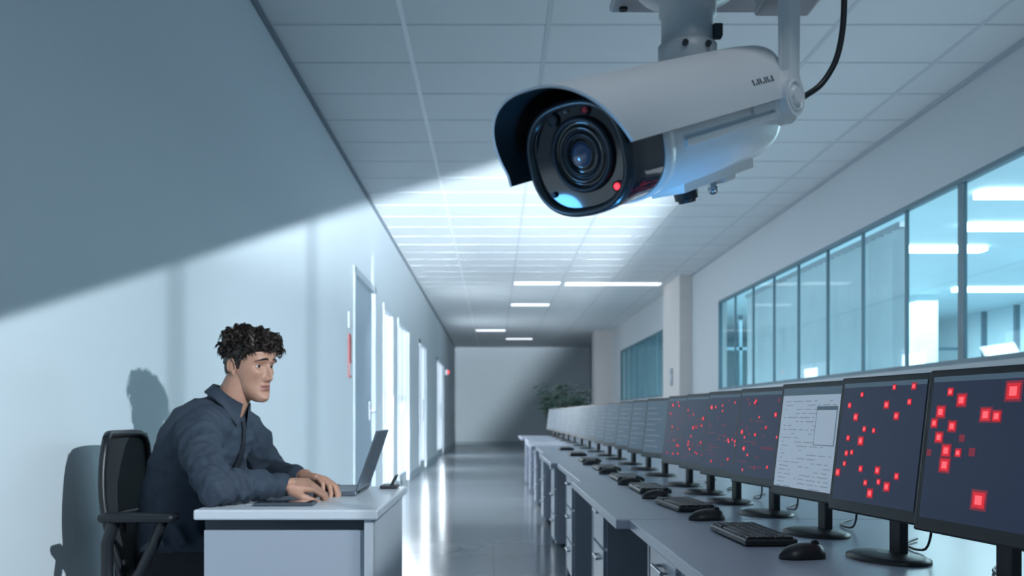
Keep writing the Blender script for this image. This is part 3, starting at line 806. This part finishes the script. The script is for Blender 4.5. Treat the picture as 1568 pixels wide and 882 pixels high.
cen=cp(0,.02,.392)
m.add([cen]+out[-1],[[0,1+j,2+j] for j in range(NH)],0,True)
ho=m.obj('sun_hood',[M_cam,M_hoodin],cc)
m=MB()
for k in range(9):
    s=.262+k*.0062; th=math.radians(16); p=hood(th,s,1.004); q=hood(th+.09,s,1.004); d=B*.0036
    if k%3!=1: m.add([p,p+d,q+d,q],[[0,1,2,3]],0)
    else:
        q2=p.lerp(q,.35); m.add([p,p+d,q2+d,q2],[[0,1,2,3]],0)
m.obj('label_print',[M_dgrey],cc)
m=MB()
m.loft([[cp(x,u,s) for x,u in((-.026,-.055),(.026,-.055),(.024,-.074),(-.024,-.074))] for s in(.16,.335)],0,True,False)
m.box(cp(0,-.076,.29),(.03,.03,.012),0,.004,Matrix((R_,B,U_)).transposed())
m.cyl(cp(.0,-.068,.20),cp(.0,-.086,.20),.016,.015,24,1); m.cyl(cp(.0,-.086,.20),cp(.0,-.090,.20),.012,.011,24,1)
m.cyl(cp(.0,-.068,.265),cp(.0,-.084,.265),.006,.006,14,2); m.sphere(cp(0,-.086,.265),.007,2)
m.obj('adjuster_block',[M_cam,M_black,M_metal],cc)
m=MB()
pv=cp(.078,.004,.352); pin=cp(.05,.004,.352)
m.cyl(pin,pv,.034,.034,32,0); 
m.cyl(pv,pv+R_*.012,.026,.026,32,1); m.cyl(pv+R_*.012,pv+R_*.016,.012,.010,24,0); m.torus(pv+R_*.0125,R_,.018,.0015,1)
fa=V((R_.y*-1,R_.x,0)).normalized()
def aq(z,w,t0,t1):
    c=V((pv.x,pv.y,z)); return [c-fa*w+R_*t0,c+fa*w+R_*t0,c+fa*w+R_*t1,c-fa*w+R_*t1]
m.loft([aq(pv.z-.020,.012,.0,.011),aq(pv.z-.012,.020,.0,.011),aq(pv.z+.012,.020,0,.011),aq(pv.z+.03,.013,0,.011),aq(1.58,.0155,0,.011)],1,True,False)
m.loft([aq(pv.z+.03,.017,-.003,.0),aq(1.58,.0185,-.003,.0)],0,True,False)
m.obj('pivot_arm',[M_cam,M_cam],cc)
m=MB(); mc=V((.252,1.30,0))
def zc(r,z,mi=0,n=40): return [V((mc.x+r*math.cos(t),mc.y+r*math.sin(t),z)) for t in [2*math.pi*k/n for k in range(n)]]
m.loft([zc(.036,1.465),zc(.038,1.472),zc(.038,1.490),zc(.034,1.492),zc(.034,1.528),zc(.037,1.530),zc(.037,1.545),zc(.060,1.556),zc(.066,1.562),zc(.066,1.578)],0)
m.box((mc.x+.036,mc.y-.014,1.505),(.012,.014,.018),1,.002); m.cyl((mc.x-.01,mc.y-.040,1.482),(mc.x-.01,mc.y-.034,1.482),.004,mi=1,n=12)
m.cyl((mc.x+.02,mc.y-.037,1.482),(mc.x+.02,mc.y-.031,1.482),.004,mi=1,n=12)
m.box((.30,1.31,1.584),(.275,.20,.012),0,.004); m.box((.30,1.31,1.598),(.22,.16,.02),0,.004)
for dx in(-.12,.12,-.03,.07):
    for dy in(-.08,.08): m.cyl((.30+dx,1.31+dy,1.574),(.30+dx,1.31+dy,1.58),.006,mi=1,n=12)
m.box((.39,1.32,1.566),(.075,.07,.03),0,.004); 
m.cyl((.30,1.31,1.60),(.30,1.31,ZC-.03),.025,mi=0); m.cyl((.30,1.31,ZC-.03),(.30,1.31,ZC-.001),.08,mi=0)
m.obj('ceiling_mount',[M_cam2,M_black],cc)
p=[pv+V((.0,.03,-.012)),V((.415,1.33,1.436)),V((.44,1.34,1.452)),V((.461,1.34,1.485)),V((.470,1.34,1.53)),V((.472,1.34,1.60)),V((.45,1.34,1.72)),V((.34,1.33,1.85)),V((.327,1.32,2.1)),V((.327,1.32,ZC-.03))]
pts=[]
for a,b in zip(p,p[1:]):
    for k in range(8): pts.append(a.lerp(b,k/8))
pts.append(p[-1])
for _ in range(14): pts=[pts[0]]+[(pts[j-1]+pts[j]*2+pts[j+1])/4 for j in range(1,len(pts)-1)]+[pts[-1]]
m=MB(); m.tube(pts,.0042,12,0); m.obj('cable',[M_black],cc)

# ------------------------------------------------------------ lights
w=bpy.data.worlds.new('World'); scene.world=w; w.use_nodes=True
bg=w.node_tree.nodes['Background']; bg.inputs[0].default_value=(0.23,0.46,0.66,1); bg.inputs[1].default_value=0.42

def beam():
    L=bpy.data.lights.new('beam','POINT'); L.shadow_soft_size=.012; L.energy=40; L.color=(0.82,0.93,1.0)
    o=bpy.data.objects.new('hidden_wedge_light',L); scene.collection.objects.link(o); o.location=(.438,1.62,1.552)  # added light hidden behind the CCTV, its wedge cut by the nodes
    L.use_nodes=True; nt=L.node_tree; em=nt.nodes['Emission']
    tc=nt.nodes.new('ShaderNodeTexCoord')
    def dot(v):
        d=nt.nodes.new('ShaderNodeVectorMath'); d.operation='DOT_PRODUCT'; d.inputs[1].default_value=v; nt.links.new(tc.outputs['Normal'],d.inputs[0]); return d.outputs['Value']
    def mr(s,a,b,c=0,d=1):
        n=nt.nodes.new('ShaderNodeMapRange'); n.interpolation_type='SMOOTHSTEP'
        n.inputs['From Min'].default_value=a;n.inputs['From Max'].default_value=b;n.inputs['To Min'].default_value=c;n.inputs['To Max'].default_value=d
        nt.links.new(s,n.inputs['Value']); return n.outputs[0]
    def op(o_,a,b=0.0):
        n=nt.nodes.new('ShaderNodeMath'); n.operation=o_
        for i,x in enumerate((a,b)):
            if isinstance(x,(int,float)): n.inputs[i].default_value=x
            else: nt.links.new(x,n.inputs[i])
        return n.outputs[0]
    dx,dy,dz=dot((1,0,0)),dot((0,1,0)),dot((0,0,1))
    f1=mr(dot((.29,.232,-.928)),-.011,.011)
    f2=mr(dot((-.787,.006,.616)),-.022,.022)
    f3=mr(dy,.80,.97,1.0,2.0)
    f4=mr(dy,.985,.998,1.0,.20)
    f5=mr(dz,.03,.19,1.0,3.0)
    rat=op('DIVIDE',dx,dy)
    s1=mr(op('ABSOLUTE',op('ADD',rat,.697)),.012,.055,.62,1)  # shadow bars put into the light strength, no object casts them
    s2=mr(op('ABSOLUTE',op('ADD',rat,.314)),.004,.022,.72,1)
    lf=nt.nodes.new('ShaderNodeLightFalloff'); lf.inputs['Strength'].default_value=1.0
    st=lf.outputs['Constant']
    for f in (f1,f2,f3,f4,f5,s1,s2): st=op('MULTIPLY',st,f)
    nt.links.new(st,em.inputs['Strength'])
beam()
def area(name,loc,rot,sx,sy,e,col):
    L=bpy.data.lights.new(name,'AREA'); L.shape='RECTANGLE'; L.size=sx; L.size_y=sy; L.energy=e; L.color=col
    o=bpy.data.objects.new(name,L); scene.collection.objects.link(o); o.location=loc; o.rotation_euler=rot
area('hood_top_fill',(.6,.2,3.25),(0,0,0),.8,.6,16,(0.86,0.93,1.0))  # added fill without a fixture, highlights the CCTV hood from above
area('ceiling_uplight_fill',(1.9,6.5,1.0),(math.radians(180),0,0),1.2,9,28,(0.78,0.89,1.0))  # added uplight without a fixture, brightens the ceiling
area('office_light',(6.2,8,2.9),(0,0,0),4,10,620,(0.70,0.93,1.0))
area('office_light_far',(6.2,17,2.9),(0,0,0),4,6,480,(0.70,0.93,1.0))
for yy,e,a in((12.45,60,-60),(14.6,55,-60),(18.5,45,-90),(24.5,50,-90)):
    area('door_glow_light',(XL+.05,yy,1.3),(0,math.radians(a),0),1.7,1.0,e,(0.85,0.93,1.0))
def spot(name,loc,tgt,e,size,col,soft=.03,blend=.6):
    L=bpy.data.lights.new(name,'SPOT'); L.energy=e; L.color=col; L.spot_size=math.radians(size); L.spot_blend=blend; L.shadow_soft_size=soft
    o=bpy.data.objects.new(name,L); scene.collection.objects.link(o); o.location=loc
    o.rotation_euler=(V(tgt)-V(loc)).to_track_quat('-Z','Y').to_euler()
spot('floor_patch_fill',(XL+.1,10.9,2.9),(-.35,10.7,0),260,58,(0.88,0.95,1.0),.10,.35)  # added spot with no lamp there, throws the bright band on the floor
spot('blue_rim_fill',(.20,1.16,.96),(.15,1.16,1.27),3.6,70,(0.08,0.45,1.0))  # added spot from below for the blue lower rim of the CCTV
spot('blue_rim_fill',(-.25,1.12,1.12),(.06,1.10,1.28),0.8,45,(0.10,0.45,1.0))  # second added spot, tints the left rim blue
spot('housing_fill',(.62,1.0,.9),(.30,1.25,1.38),1.8,50,(0.75,0.90,1.0),.06)  # added spot without a source, lifts the white housing

# ------------------------------------------------------------ camera
c=bpy.data.cameras.new('cam'); co=bpy.data.objects.new('camera',c); scene.collection.objects.link(co); scene.camera=co
co.location=(0,0,1.01); co.rotation_euler=(math.radians(90),0,0)
c.sensor_width=36; c.lens=1525/1568*36; c.shift_x=27/1568; c.shift_y=194/1568
c.clip_start=.05; c.clip_end=200
c.dof.use_dof=True; c.dof.focus_distance=1.9; c.dof.aperture_fstop=6.5
